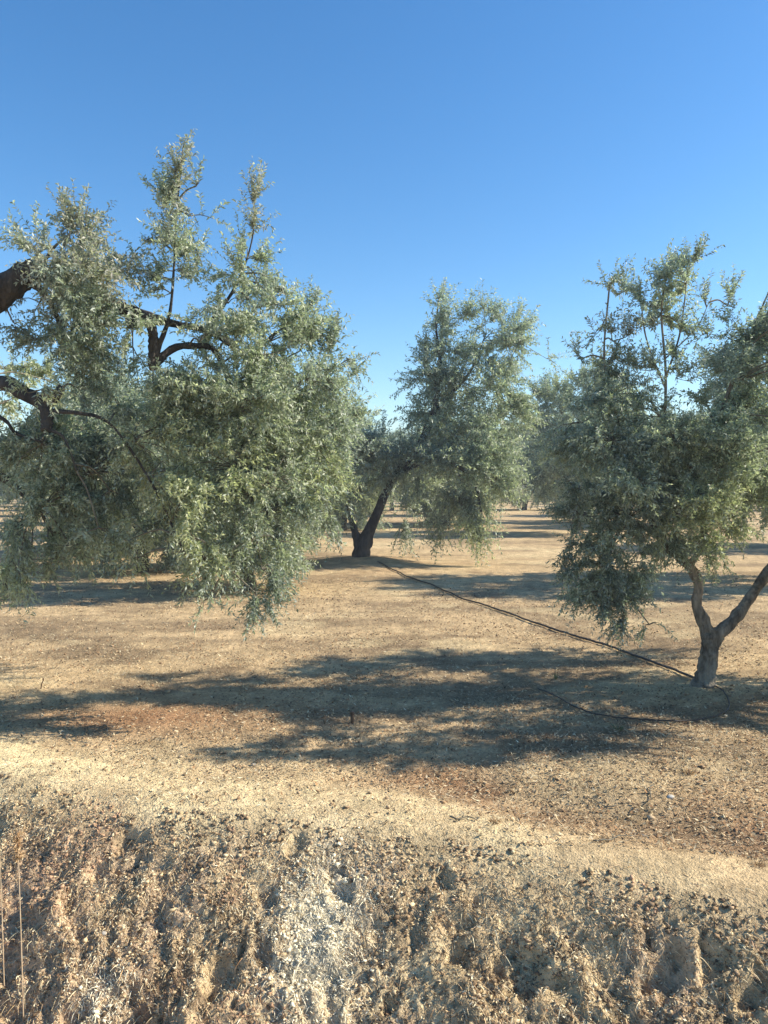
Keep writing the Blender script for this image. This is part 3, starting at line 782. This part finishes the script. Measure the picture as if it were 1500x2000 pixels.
cl = [
    (858, 595, Y, 16, 24, 140, 'grey', UPM), (850, 640, Y, 36, 36, 130, 'grey', UPM), (905, 625, Y, 34, 28, 90, 'grey', UPM), (945, 620, Y, 26, 28, 130, 'grey', UPM), (1000, 640, Y, 46, 36, 140, 'grey', UPM),
    (830, 690, Y, 30, 30, 120, 'dark', UPM), (880, 690, Y, 44, 34, 110, 'grey', lnm), (950, 690, Y, 50, 40, D3, 'mid', lnm), (1015, 690, Y, 40, 36, D3, 'grey', lnm),
    (830, 740, Y, 40, 36, D3, 'grey', lnm), (900, 760, Y, 70, 42, D3, 'dark', lnm), (980, 760, Y, 55, 45, D3, 'mid', lnm), (1000, 820, Y, 45, 40, D3, 'mid', lnm),
    (800, 800, Y, 25, 32, 50, 'grey', lnm), (860, 825, Y, 65, 45, D3, 'mid', lnm), (940, 840, 17.8, 75, 50, D3, 'mid', lnm),
    (750, 860, 17.8, 70, 48, D3, 'grey', lnm), (680, 890, 17.8, 60, 50, D3, 'grey', lnm), (820, 900, 17.8, 80, 55, D3, 'dark', lnm), (920, 910, 17.5, 80, 60, D3, 'mid', lnm),
    (640, 950, 17.8, 60, 50, D3, 'mid', DNM), (690, 945, 18.4, 40, 35, 70, 'mid', DNM), (620, 1010, 17.8, 50, 30, D3, 'mid', DNM), (740, 920, 17.6, 40, 35, D3, 'grey', lnm),
    (870, 980, 17.6, 60, 40, 110, 'dark', DNM), (935, 975, 17.4, 52, 48, D3, 'mid', DNM), (915, 1030, 17.3, 38, 20, 110, 'yel', DNM), (850, 1030, 17.6, 40, 20, 80, 'mid', DNM), (800, 1010, 18.4, 30, 35, 70, 'dark', DNM), (950, 880, 17.4, 60, 50, D3, 'mid', lnm), (970, 930, 17.4, 35, 45, D3, 'mid', DNM),
    (560, 960, 17.8, 60, 55, D3, 'mid', DNM),
    (1072, 702, Y, 7, 5, 60, 'grey', lnm), (780, 930, 19.2, 130, 70, 40, 'mid', dict(ry=1.2, ln=(.35, .7))), (900, 800, 19.0, 90, 90, 36, 'mid', dict(ry=1.0, ln=(.35, .7))),
]
photo_tree('olive_tree', 'tall middle olive tree with a leaning dark forked trunk on a low mound', base, [tr0], limbs, cl, leaf=(.082, .027, .036), bark=M_BARKD, dens_k=1.15, depth_k=1.15)


# --- olive trees further off: four grown shapes, copied
def orchard_tree(h=4.6, rad=2.2, skirt=.55, leaf=(.10, .034, .045), dens=85, seed=0, lean=.2):
    root = empty('olive_tree', (0, 0, 0))
    skel = []
    tb = Tubes()
    a0 = rng.uniform(0, 6.28)
    trunk = spline([[0, 0, -.15, .21], [.02, 0, .12, .15], [lean * .3 * math.cos(a0), lean * .3 * math.sin(a0), .6, .12], [lean * math.cos(a0), lean * math.sin(a0), 1.05, .11]], 12)
    tb.add(trunk[:, :3], trunk[:, 3], 10, .12)
    tb.build('trunk', M_BARKD, root)
    top = trunk[-1, :3]
    for i in range(4):
        a = a0 + i * PI / 2 + rng.uniform(-.4, .4)
        r = rad * rng.uniform(.35, .6)
        e = np.array([r * math.cos(a), r * math.sin(a), h * rng.uniform(.55, .8)])
        m = top * .5 + e * .5 + np.array([.2 * math.cos(a), .2 * math.sin(a), -.1])
        q = spline([[*(top - [0, 0, .1]), .085], [*m, .06], [*e, .03]], 10)
        lt = Tubes(); lt.add(q[:, :3], q[:, 3], 7, .1); lt.build('branch', M_BARKD, root)
        skel.append(q)
    skel = np.vstack(skel)
    fo = Foliage(*leaf)
    n = 36
    for i in range(n):
        a = i * 2.399 + rng.uniform(-.3, .3)
        u = (i + .5) / n
        rr = rad * (.35 + .6 * math.sin(PI * (.12 + .75 * u))) * rng.uniform(.75, 1.1)
        if u > .85: rr *= .7
        z = skirt + .45 + (h - skirt - .9) * u + rng.uniform(-.2, .2)
        c = np.array([rr * math.cos(a) * .8, rr * math.sin(a) * .8, z])
        s = rng.uniform(.42, .78)
        pal = ['mid', 'grey', 'dark', 'yel'][rng.choice(4, p=[.4, .3, .2, .1])]
        bias = (0, 0, .8) if u > .75 else ((0, 0, -.5) if u < .3 else (0, 0, 0))
        src = c - (c - near_pt(skel, c)) * .35
        fo.cluster(c, np.array([s, s, s * rng.uniform(.75, 1.15)]), dens, pal, bias, .25 if u < .75 else -.05, src, (.3, .6), None)
    for k in range(5):     # upright shoots on top
        a = rng.uniform(0, 6.28); r = rad * rng.uniform(0, .6)
        fo.cluster([r * math.cos(a), r * math.sin(a), h - .1], [.16, .16, .5], 70, 'grey', (0, 0, 1.6), -.05, [r * math.cos(a), r * math.sin(a), h - .6], (.2, .4), None, shell=0)
    fo.build('crown', root, (0, 0, 0))
    return root


def children(o): return [c for c in bpy.data.objects if c.parent == o]


kids = {}
def place(proto, first, x, y, rz, sc, label):
    if first: r = proto
    else:
        r = proto.copy(); C.objects.link(r)
        for ch in kids[proto.name]:
            c = ch.copy(); C.objects.link(c); c.parent = r
    r.location = (x, y, float(ground(x, y, False)) - .02)
    r.rotation_euler = (0, 0, rz); r.scale = (sc, sc, sc)
    set_props(r, label, 'tree', 'olive trees of the orchard')
    return r


protos = []
for args in [dict(h=4.7, rad=2.3, skirt=.2), dict(h=4.2, rad=2.4, skirt=.15), dict(h=5.0, rad=2.3, skirt=1.0), dict(h=4.4, rad=2.1, skirt=.3, lean=.5)]:
    p = orchard_tree(**args); protos.append(p); kids[p.name] = children(p)
used = [False] * 4
FAR = [  # x, y, variant, scale, label
    (8.0, 14.6, 2, 1.0, 'dense olive tree at the right edge, close behind the forked one'),
    (13.2, 22.5, 0, 1.0, 'olive tree cut by the right edge, low dark crown over the shaded soil'),
    (6.9, 28.5, 2, 1.15, 'rounded olive tree behind the airy shoots of the right tree, beside the open aisle'),
    (9.7, 55.0, 3, 1.3, 'small far olive tree whose thin trunk stands in the open aisle'),
    (-7.0, 20.0, 0, 1.0, 'olive tree seen under the near left crown, left of the mounded trunk'),
    (-5.0, 27.0, 2, .95, 'slim olive tree showing behind the near crown, just left of the middle tree'),
    (-11.0, 13.8, 1, 1.05, 'broad olive tree at the far left edge, behind the yellow-green hanging boughs'),
    (2.6, 34.0, 1, 1.1, 'far olive tree peeping through the right half of the middle tree crown'),
    (-1.6, 31.0, 0, 1.0, 'far olive tree seen between the near left crown and the leaning trunk'),
    (-3.2, 38.0, 2, 1.0, 'distant olive tree filling the sky notch left of the middle tree'),
    (-2.3, 13.6, 3, .75, 'small olive tree hidden close behind the longest hanging bough of the near tree'),
    (-5.0, 16.4, 1, .9, 'olive tree in the shade behind the gap in the near crown hem'),
    (-9.2, 28.0, 3, 1.1, 'olive tree far behind the drooping yellow-green boughs on the left'),
    (-3.6, 23.0, 3, 1.0, 'low olive tree directly behind the right part of the near left crown'),
    (12.5, 33.0, 1, 1.1, 'olive tree far behind the right tree crown, near the right edge'),
    (9.6, 38.0, 0, 1.1, 'distant olive tree showing through the left side of the right tree'),
]
for (x, y, k, sc, lab) in FAR:
    place(protos[k], not used[k], x, y, rng.uniform(0, 6.28), sc, lab); used[k] = True
# rows running on to the horizon
far2 = []
for j in range(0, 11):
    for i in range(-12, 13):
        x = -3.0 + i * 5.5 + j * 1.7 + rng.uniform(-.4, .4)
        y = 36 + j * 9.0 + rng.uniform(-.6, .6)
        px = 750 + x / y * FPX
        if px < -60 or px > 1560: continue
        if 955 < px < 1120 and y < 78: continue          # the open aisle
        far2.append((x, y))
for (x, y) in far2:
    k = int(rng.integers(0, 4))
    side = 'left' if x / y * FPX + 750 < 740 else 'right'
    r = place(protos[k], False, x, y, rng.uniform(0, 6.28), rng.uniform(.9, 1.1),
              'small hazy olive tree in the distant rows, %s of the middle tree' % side)
    r['group'] = 'distant olive trees %s of the middle tree' % side

# ---------------------------------------------------------------- hose, stake and small things on the ground
def gpt(px, py, lift=0.0):
    b = (py - 945) / FPX
    Y = EYE / b
    for _ in range(12):
        p = at(px, py, Y)
        z = float(ground(p[0], p[1])) + lift
        Y *= (EYE - z) / (EYE - p[2])
        Y = min(max(Y, 2.6), 200)
    p = at(px, py, Y); p[2] = float(ground(p[0], p[1])) + lift
    return p


hz = Tubes()
a = gpt(738, 1103); b = gpt(1350, 1325)
t = np.linspace(0, 1, 120)
P = a[None] * (1 - t)[:, None] + b[None] * t[:, None]
P[:, 0] += .05 * np.sin(t * 9) + .03 * np.sin(t * 23) + .012 * np.sin(t * 61)
P = np.vstack([P, [gpt(1385, 1340)[:3]]])
P[:, 2] = ground(P[:, 0], P[:, 1]) + .022
hz.add(P, np.full(len(P), .0125), 8, 0)
o = hz.build('irrigation_hose', M_HOSE, loc=P[60]); set_props(o, 'long straight dark irrigation hose running between the middle and right trunks', 'hose')
hz = Tubes()
ctrl = [gpt(*q) for q in [(1385, 1338), (1410, 1352), (1424, 1375), (1415, 1395), (1370, 1408), (1290, 1412), (1200, 1405), (1130, 1388), (1080, 1360), (1050, 1348)]]
P = spline(ctrl, 140); P[:, 2] = ground(P[:, 0], P[:, 1]) + .018
hz.add(P, np.full(len(P), .006), 8, 0)
o = hz.build('irrigation_hose', M_HOSE, loc=P[70]); set_props(o, 'curved hose looping in the shade in front of the right trunk', 'hose')


def stake(px, py, hgt, r, label, lean=(0, 0)):
    p = gpt(px, py)
    root = empty('stake', p); set_props(root, label, 'stake')
    t_ = Tubes(); t_.add([[0, 0, -.05], [lean[0] * .5, lean[1] * .5, hgt * .5], [lean[0], lean[1], hgt]], [r, r * .95, r * .9], 10, .06)
    t_.build('shaft', M_STAKE, root)
    t_ = Tubes(); t_.add([[lean[0], lean[1], hgt], [lean[0], lean[1], hgt + .012], [lean[0], lean[1], hgt + .02]], [r * 1.25, r * 1.3, r], 10, .05)
    t_.build('cap', M_STAKE, root)


stake(688, 1413, .07, .014, 'short brown wooden stub standing alone on the sunlit strip between the shadows')
stake(78, 1345, .07, .005, 'thin dark stick standing in the shadow near the left edge', (.03, 0))
stake(938, 1073, .16, .02, 'small pale marker peg far off on the sunlit strip right of the middle tree')


def rock(name, px, py, size, mat, label, cat, flat=.6):
    p = gpt(px, py)
    V, F = ico()
    v = V * (1 + .28 * (rng.random((len(V), 1)) - .5)) * np.array([1, rng.uniform(.7, 1), flat]) * size
    o = link_mesh(name, v, F.ravel(), np.full(len(F), 3), [mat]); o.location = (p[0], p[1], p[2] + size * flat * .35)
    o.rotation_euler = (0, 0, rng.uniform(0, 6))
    set_props(o, label, cat)


_ico = {}
def ico(sub=2):
    if sub in _ico: return _ico[sub]
    import bmesh
    bm = bmesh.new(); bmesh.ops.create_icosphere(bm, subdivisions=sub, radius=1)
    bm.verts.ensure_lookup_table()
    V = np.array([v.co[:] for v in bm.verts]); F = np.array([[v.index for v in f.verts] for f in bm.faces]); bm.free()
    _ico[sub] = (V, F); return V, F


rock('stone', 1310, 1558, .024, M_STONE, 'small white stone among the brown litter on the right', 'stone', .5)
rock('stone', 203, 1806, .016, M_STONE, 'tiny white stone on the bank, below the two dark hollows', 'stone')
rock('stone', 495, 1495, .016, M_STONE, 'pale pebble on the reddish soil left of the middle', 'stone')


# low green weeds and dry tufts: each its own thing
def tuft(name, px, py, n, hgt, spread, pal, label, cat, curve=.5, wdt=.0035, lean=(0, 0)):
    p = gpt(px, py)
    a = rng.uniform(0, 2 * PI, n); rr = rng.uniform(0, spread * .3, n)
    st = np.stack([rr * np.cos(a), rr * np.sin(a), np.full(n, -.01)], -1)
    tilt = rng.uniform(.1, 1, n) * spread / hgt
    dr = unit(np.stack([np.cos(a) * tilt + lean[0], np.sin(a) * tilt + lean[1], np.ones(n)], -1))
    L = hgt * rng.uniform(.5, 1.1, n)
    V, F, Cc = blades(st, dr, L, wdt * rng.uniform(.6, 1.3, n), curve, pal)
    o = link_mesh(name, V, F.ravel(), np.full(len(F), 4), [M_TINT], cols=Cc)
    o.location = tuple(p); set_props(o, label, cat)
    return o


def blades(st, dr, L, W, curve, cols, seg=3):
    n = len(st)
    side = unit(np.cross(dr, unit(rng.normal(size=(n, 3)))))
    t = np.linspace(0, 1, seg + 1)
    g = np.array([0, 0, -1.0])
    P = st[:, None] + dr[:, None] * (L[:, None, None] * t[None, :, None]) + g * (curve * L[:, None, None] * (t ** 2)[None, :, None])
    w_ = W[:, None, None] * (1 - .8 * t[None, :, None])
    A = P + side[:, None] * w_ * .5; B = P - side[:, None] * w_ * .5
    V = np.stack([A, B], 2).reshape(-1, 3)
    b = (np.arange(n) * (seg + 1) * 2)[:, None] + (np.arange(seg) * 2)[None, :]
    F = np.stack([b, b + 1, b + 3, b + 2], -1).reshape(-1, 4)
    cols = np.asarray(cols, float)
    c = cols[rng.integers(0, len(cols), n)] * rng.uniform(.75, 1.2, (n, 1))
    return V, F, np.repeat(c, (seg + 1) * 2, 0)


STRAW = [(.66, .51, .29), (.54, .39, .21), (.74, .61, .37), (.42, .29, .155), (.60, .43, .26), (.28, .185, .10)]
PALE = [(.76, .67, .44), (.70, .58, .36), (.80, .72, .50)]
GREEN = [(.10, .14, .06), (.16, .20, .10), (.08, .11, .05)]
ORNG = [(.50, .32, .15), (.44, .29, .16), (.60, .43, .24)]
tuft('weed', 1207, 1425, 60, .12, .10, GREEN, 'green weed at the edge of the shade, front of the right tree', 'weed')
tuft('weed', 1440, 1480, 40, .09, .08, STRAW + GREEN, 'small half-dry weed at the lower edge of the right tree shade', 'weed')
tuft('weed', 1085, 1325, 26, .16, .04, GREEN, 'thin upright weed in the shade left of the right trunk', 'weed')
tuft('dry_grass', 610, 1850, 260, .06, .10, PALE, 'bleached white grass clump in the middle of the bank', 'grass clump', 1.0)
tuft('dry_grass', 175, 1975, 200, .07, .09, PALE, 'pale straw clump at the lower left of the bank', 'grass clump', .9)
tuft('dry_grass', 965, 1605, 120, .07, .07, ORNG + STRAW, 'short rusty tuft on the reddish strip', 'grass clump', .5)
tuft('dry_grass', 1345, 1510, 120, .10, .09, STRAW, 'dry yellow tuft among litter right of the long shadow', 'grass clump', .5)
tuft('dry_grass', 450, 1740, 160, .09, .08, ORNG + PALE, 'orange-tinged tuft on the bank, left of the bleached clump', 'grass clump', .8)
tuft('dry_grass', 1480, 1690, 120, .10, .08, STRAW, 'brown tuft at the right edge above the bank', 'grass clump', .7)
tuft('dry_grass', 1010, 1850, 130, .08, .08, PALE, 'faded tuft halfway down the right part of the bank', 'grass clump', .9)
tuft('dry_grass', 80, 1540, 50, .05, .08, STRAW + GREEN, 'short greyish tuft on the pale crest near the left edge', 'grass clump', .7)

# tall dry stalk at the left edge
def stalk(px, py, top, r, label, head=True):
    p = gpt(px, py)
    root = empty('dry_stalk', p); set_props(root, label, 'dry stalk')
    q = spline([[0, 0, -.03, r], [top[0] * .35, top[1] * .3, top[2] * .5, r * .8], [top[0], top[1], top[2], r * .45]], 14)
    t_ = Tubes(); t_.add(q[:, :3], q[:, 3], 6, .05); o = t_.build('stem', M_STRAW, root)
    if head:
        n = 260
        a = rng.uniform(0, 2 * PI, n); h = rng.uniform(-.10, .03, n)
        st = np.array(top)[None] + np.stack([np.zeros(n), np.zeros(n), h], -1)
        dr = unit(np.stack([np.cos(a), np.sin(a), rng.uniform(-.1, 1.0, n)], -1))
        V, F, Cc = blades(st, dr, rng.uniform(.015, .045, n), np.full(n, .005), .2, ORNG)
        link_mesh('seed_head', V, F.ravel(), np.full(len(F), 4), [M_TINT], cols=Cc, parent=root)
M_STRAW = plain_mat('straw_stem', (0.60, 0.46, 0.30), .8, (0.42, 0.30, 0.18), 12)
_p = gpt(46, 1997); _t = at(28, 1640, 3.45)
stalk(46, 1997, tuple(_t - _p + np.array([.015, 0, 0])), .003, 'tall dry stalk with an orange seed head at the left edge of the bank')
_p = gpt(8, 1900); _t = at(8, 1665, 3.6)
stalk(8, 1900, tuple(_t - _p + np.array([-.02, 0, 0])), .0026, 'shorter bare stalk at the very left edge of the bank', False)

# fallen twigs
def twig(px, py, L, az, label, r=.004):
    p = gpt(px, py)
    n = 10; t = np.linspace(-.5, .5, n)
    x = p[0] + np.cos(az) * L * t; y = p[1] + np.sin(az) * L * t + .02 * np.sin(t * 9)
    z = ground(x, y) + r * 1.2 + .006
    tb = Tubes(); tb.add(np.stack([x, y, z], -1), np.linspace(r, r * .5, n), 6, .1)
    tb.add([[x[4], y[4], z[4]], [x[4] + L * .15 * math.cos(az + .9), y[4] + L * .15 * math.sin(az + .9), z[4] + .02]], [r * .7, r * .3], 5)
    o = tb.build('fallen_twig', M_TWIG, loc=p); set_props(o, label, 'twig')


twig(1270, 1550, .28, 1.2, 'thin fallen twig leaning across litter beside the white stone')
twig(1170, 1570, .22, 2.4, 'pale fallen twig left of the white stone')
twig(1200, 1640, .30, .6, 'fallen twig lying in the reddish litter right of middle')
twig(905, 1602, .14, .05, 'short dark twig on the crest in the middle', .005)
twig(10, 1568, .12, 2.2, 'dark twig on the pale crest at the left edge', .005)

# ---------------------------------------------------------------- countless small stuff
def bank_tone(x, y, c):
    """debris differs from place to place: bleached ash-white patch, old dark weed, ruddy soil"""
    q = np.exp(-(((x + .30) / .19) ** 2 + ((y - 3.52) / .36) ** 2)) * 1.25
    q = np.maximum(q, np.exp(-(((x + 1.25) / .12) ** 2 + ((y - 3.42) / .12) ** 2)))
    w = rng.random(len(x)) < q
    c = np.where(w[:, None], np.array([.86, .77, .55]) * rng.uniform(.85, 1.1, (len(x), 1)), c)
    dk = (fbm(x * 4.5, y * 4.5, 3, 401) > .56) & (rng.random(len(x)) < .6) & ~w
    c = np.where(dk[:, None], np.array([.15, .105, .065]) * rng.uniform(.7, 1.5, (len(x), 1)), c)
    rd = (fbm(x * 2.5, y * 2.5, 3, 402) > .58) & (rng.random(len(x)) < .4) & ~w
    return np.where(rd[:, None], np.array([.48, .30, .18]) * rng.uniform(.8, 1.2, (len(x), 1)), c)


def scatter_quads(name, x, y, size, cols, label, cat, lift=.004, asp=(.25, .6), tilt=.35):
    n = len(x)
    z = ground(x, y) + lift
    a = rng.uniform(0, 2 * PI, n)
    u = unit(np.stack([np.cos(a), np.sin(a), rng.normal(size=n) * tilt], -1))
    v = unit(np.cross(u, np.stack([rng.normal(size=n) * tilt, rng.normal(size=n) * tilt, -np.ones(n)], -1)))
    L = size[:, None]; W = L * rng.uniform(asp[0], asp[1], (n, 1))
    P = np.stack([x, y, z + size * .2], -1)
    V = np.stack([P - u * L * .5, P + v * W * .5, P + u * L * .5 + np.array([0, 0, 1.0]) * L * .15, P - v * W * .5], 1).reshape(-1, 3)
    i = np.arange(n) * 4
    F = np.stack([i, i + 1, i + 2, i + 3], -1)
    cols = np.asarray(cols, float)
    c = cols[rng.integers(0, len(cols), n)] * rng.uniform(.7, 1.2, (n, 1))
    if name == 'bank_litter': c = bank_tone(x, y, c)
    o = link_mesh(name, V, F.ravel(), np.full(n, 4), [M_TINT], cols=np.repeat(c, 4, 0))
    set_props(o, label, cat, kind='stuff')


def fan(n, y0, y1, k=.62, pw=1.0, side=.9):
    """random ground points, density falling off with distance"""
    t = rng.random(n)
    y = y0 * (y1 / y0) ** (t ** pw)
    x = rng.uniform(-1, 1, n) * (y * k + side)
    return x, y


LIT = [(.22, .12, .06), (.32, .175, .085), (.14, .09, .055), (.42, .30, .17), (.55, .44, .28), (.24, .20, .13), (.10, .075, .05)]
x, y = fan(110000, 3.8, 15)
dd = crest(x) - y
keep = (dd < .05)
dens = .25 + .75 * sstep(.42, .62, fbm(x * 1.1, y * 1.1, 4, 77)) + .8 * sstep(.3, 1.6, x) * (1 - sstep(5.2, 6.4, y))
dens *= 1 - .75 * np.exp(-((dd + .15) / .35) ** 2)
keep &= rng.random(len(x)) < dens
x, y = x[keep], y[keep]
scatter_quads('leaf_litter', x, y, rng.uniform(.006, .024, len(x)) * (1 + .06 * y), LIT, 'brown and tan fallen leaves strewn over the orchard soil', 'leaf litter')

x = rng.uniform(-3.4, 3.2, 110000); y = crest(x) - rng.uniform(.12, 1.6, 110000); kp = rng.random(110000) < .1 + .9 * sstep(.1, .6, crest(x) - y); x = x[kp]; y = y[kp]
scatter_quads('bank_litter', x, y, rng.uniform(.006, .020, len(x)), STRAW * 3 + PALE * 3 + LIT, 'flakes of dead leaf, straw and bark caught on the rough bank', 'leaf litter', asp=(.12, .45), tilt=.8)
x, y = fan(90000, 3.8, 16)
keep = (crest(x) - y < .1) & (rng.random(len(x)) < .3 + .7 * sstep(.40, .6, fbm(x * 1.6, y * 1.6, 3, 79))); x, y = x[keep], y[keep]
scatter_quads('fine_straw', x, y, rng.uniform(.012, .035, len(x)) * (1 + .05 * y), STRAW + STRAW + PALE, 'fine pale straw scattered over the orchard floor', 'straw', asp=(.07, .16), tilt=.3)
# straw lying on and hanging down the bank
n = 85000
x = rng.uniform(-3.4, 3.2, n); d = rng.beta(1.3, 1.1, n) * 1.6 - .05
y = crest(x) - d
clump = fbm(x * 5, y * 4, 3, 123)
keep = rng.random(n) < (.45 + .55 * sstep(.42, .62, clump)) * (.25 + .75 * sstep(0, .35, d))
x, y = x[keep], y[keep]; n = len(x)
st = np.stack([x, y, ground(x, y) + .002], -1)
dr = unit(np.stack([.55 + rng.normal(size=n) * .6, -.70 + rng.normal(size=n) * .5, .05 + rng.normal(size=n) * .25], -1))
V, F, Cc = blades(st, dr, rng.uniform(.015, .06, n), rng.uniform(.002, .0045, n), .45, STRAW * 3 + PALE + PALE + LIT[:5] + ORNG)
Cc = np.repeat(bank_tone(x, y, Cc.reshape(n, 8, 3)[:, 0]), 8, 0)
o = link_mesh('dry_straw', V, F.ravel(), np.full(len(F), 4), [M_TINT], cols=Cc)
set_props(o, 'matted dry straw hanging down the rough bank', 'straw', kind='stuff')

# stubble standing on the floor on the right and along the crest
n = 5200
x = rng.uniform(.2, 4.2, n); y = rng.uniform(3.6, 6.2, n)
keep = (crest(x) - y < -.2) & (fbm(x * 3, y * 3, 3, 141) > .5)
x, y = x[keep], y[keep]; n = len(x)
st = np.stack([x, y, ground(x, y)], -1)
dr = unit(np.stack([rng.normal(size=n) * .6, rng.normal(size=n) * .6, np.abs(rng.normal(size=n)) * .5 + .15], -1))
V, F, Cc = blades(st, dr, rng.uniform(.03, .10, n), rng.uniform(.002, .004, n), .3, STRAW + LIT)
o = link_mesh('stubble', V, F.ravel(), np.full(len(F), 4), [M_TINT], cols=Cc)
set_props(o, 'brown stubble and stems over the litter on the right', 'stubble', kind='stuff')


def clods(name, x, y, size, label, cols):
    V0, F0 = ico(1); F0 = F0[:]
    n = len(x)
    z = ground(x, y)
    sc = size[:, None, None] * rng.uniform(.65, 1.15, (n, 1, 3)) * np.array([1.1, .8, .6])
    jit = 1 + 1.3 * (rng.random((n, len(V0), 1)) - .5)
    a = rng.uniform(0, 6.28, n); ca, sa = np.cos(a)[:, None], np.sin(a)[:, None]
    v = V0[None] * jit * sc
    vx = v[..., 0] * ca - v[..., 1] * sa; vy = v[..., 0] * sa + v[..., 1] * ca
    V = np.stack([vx + x[:, None], vy + y[:, None], v[..., 2] + z[:, None] + (size * .25)[:, None]], -1).reshape(-1, 3)
    F = (F0[None] + (np.arange(n) * len(V0))[:, None, None]).reshape(-1, 3)
    cols = np.asarray(cols, float)
    c = cols[rng.integers(0, len(cols), n)] * rng.uniform(.8, 1.15, (n, 1))
    if name == 'soil_crumbs': c = bank_tone(x, y, c)
    o = link_mesh(name, V, F.ravel(), np.full(len(F), 3), [M_CLOD], cols=np.repeat(c, len(V0), 0))
    set_props(o, label, 'soil', kind='stuff')


n = 30000
x = rng.uniform(-3.4, 3.2, n); d = rng.uniform(.1, 1.6, n); y = crest(x) - d
keep = fbm(x * 7, y * 6, 3, 171) > .44
x, y = x[keep], y[keep]
clods('soil_crumbs', x, y, .003 + .011 * rng.random(len(x)) ** 2.5, 'loose clods and crumbs of dry soil on the bank', [(.56, .42, .24), (.66, .52, .31), (.30, .20, .11), (.15, .10, .06), (.46, .32, .19)])
x, y = fan(5000, 4.2, 13)
keep = crest(x) - y < 0; x, y = x[keep], y[keep]
clods('small_clods', x, y, .004 + .014 * rng.random(len(x)) ** 3, 'small clods scattered over the orchard floor', [(.42, .30, .18), (.52, .39, .24), (.28, .18, .10)])

# ---------------------------------------------------------------- thin summer haze
hm, hn, ho = new_mat('haze')
pv = hn.nodes.new('ShaderNodeVolumePrincipled')
pv.inputs['Color'].default_value = (.80, .90, 1, 1); pv.inputs['Density'].default_value = .0017; pv.inputs['Anisotropy'].default_value = .1
hn.links.new(pv.outputs[0], ho.inputs['Volume'])
hv = np.array([[a, b, c] for a in (-2300., 2300.) for b in (-70., 950.) for c in (-3., 8.)])
hf = np.array([[0, 1, 3, 2], [4, 6, 7, 5], [0, 4, 5, 1], [2, 3, 7, 6], [0, 2, 6, 4], [1, 5, 7, 3]])
o = link_mesh('haze', hv, hf.ravel(), np.full(6, 4), [hm])
set_props(o, 'thin pale haze hanging over the orchard', 'haze', kind='stuff')
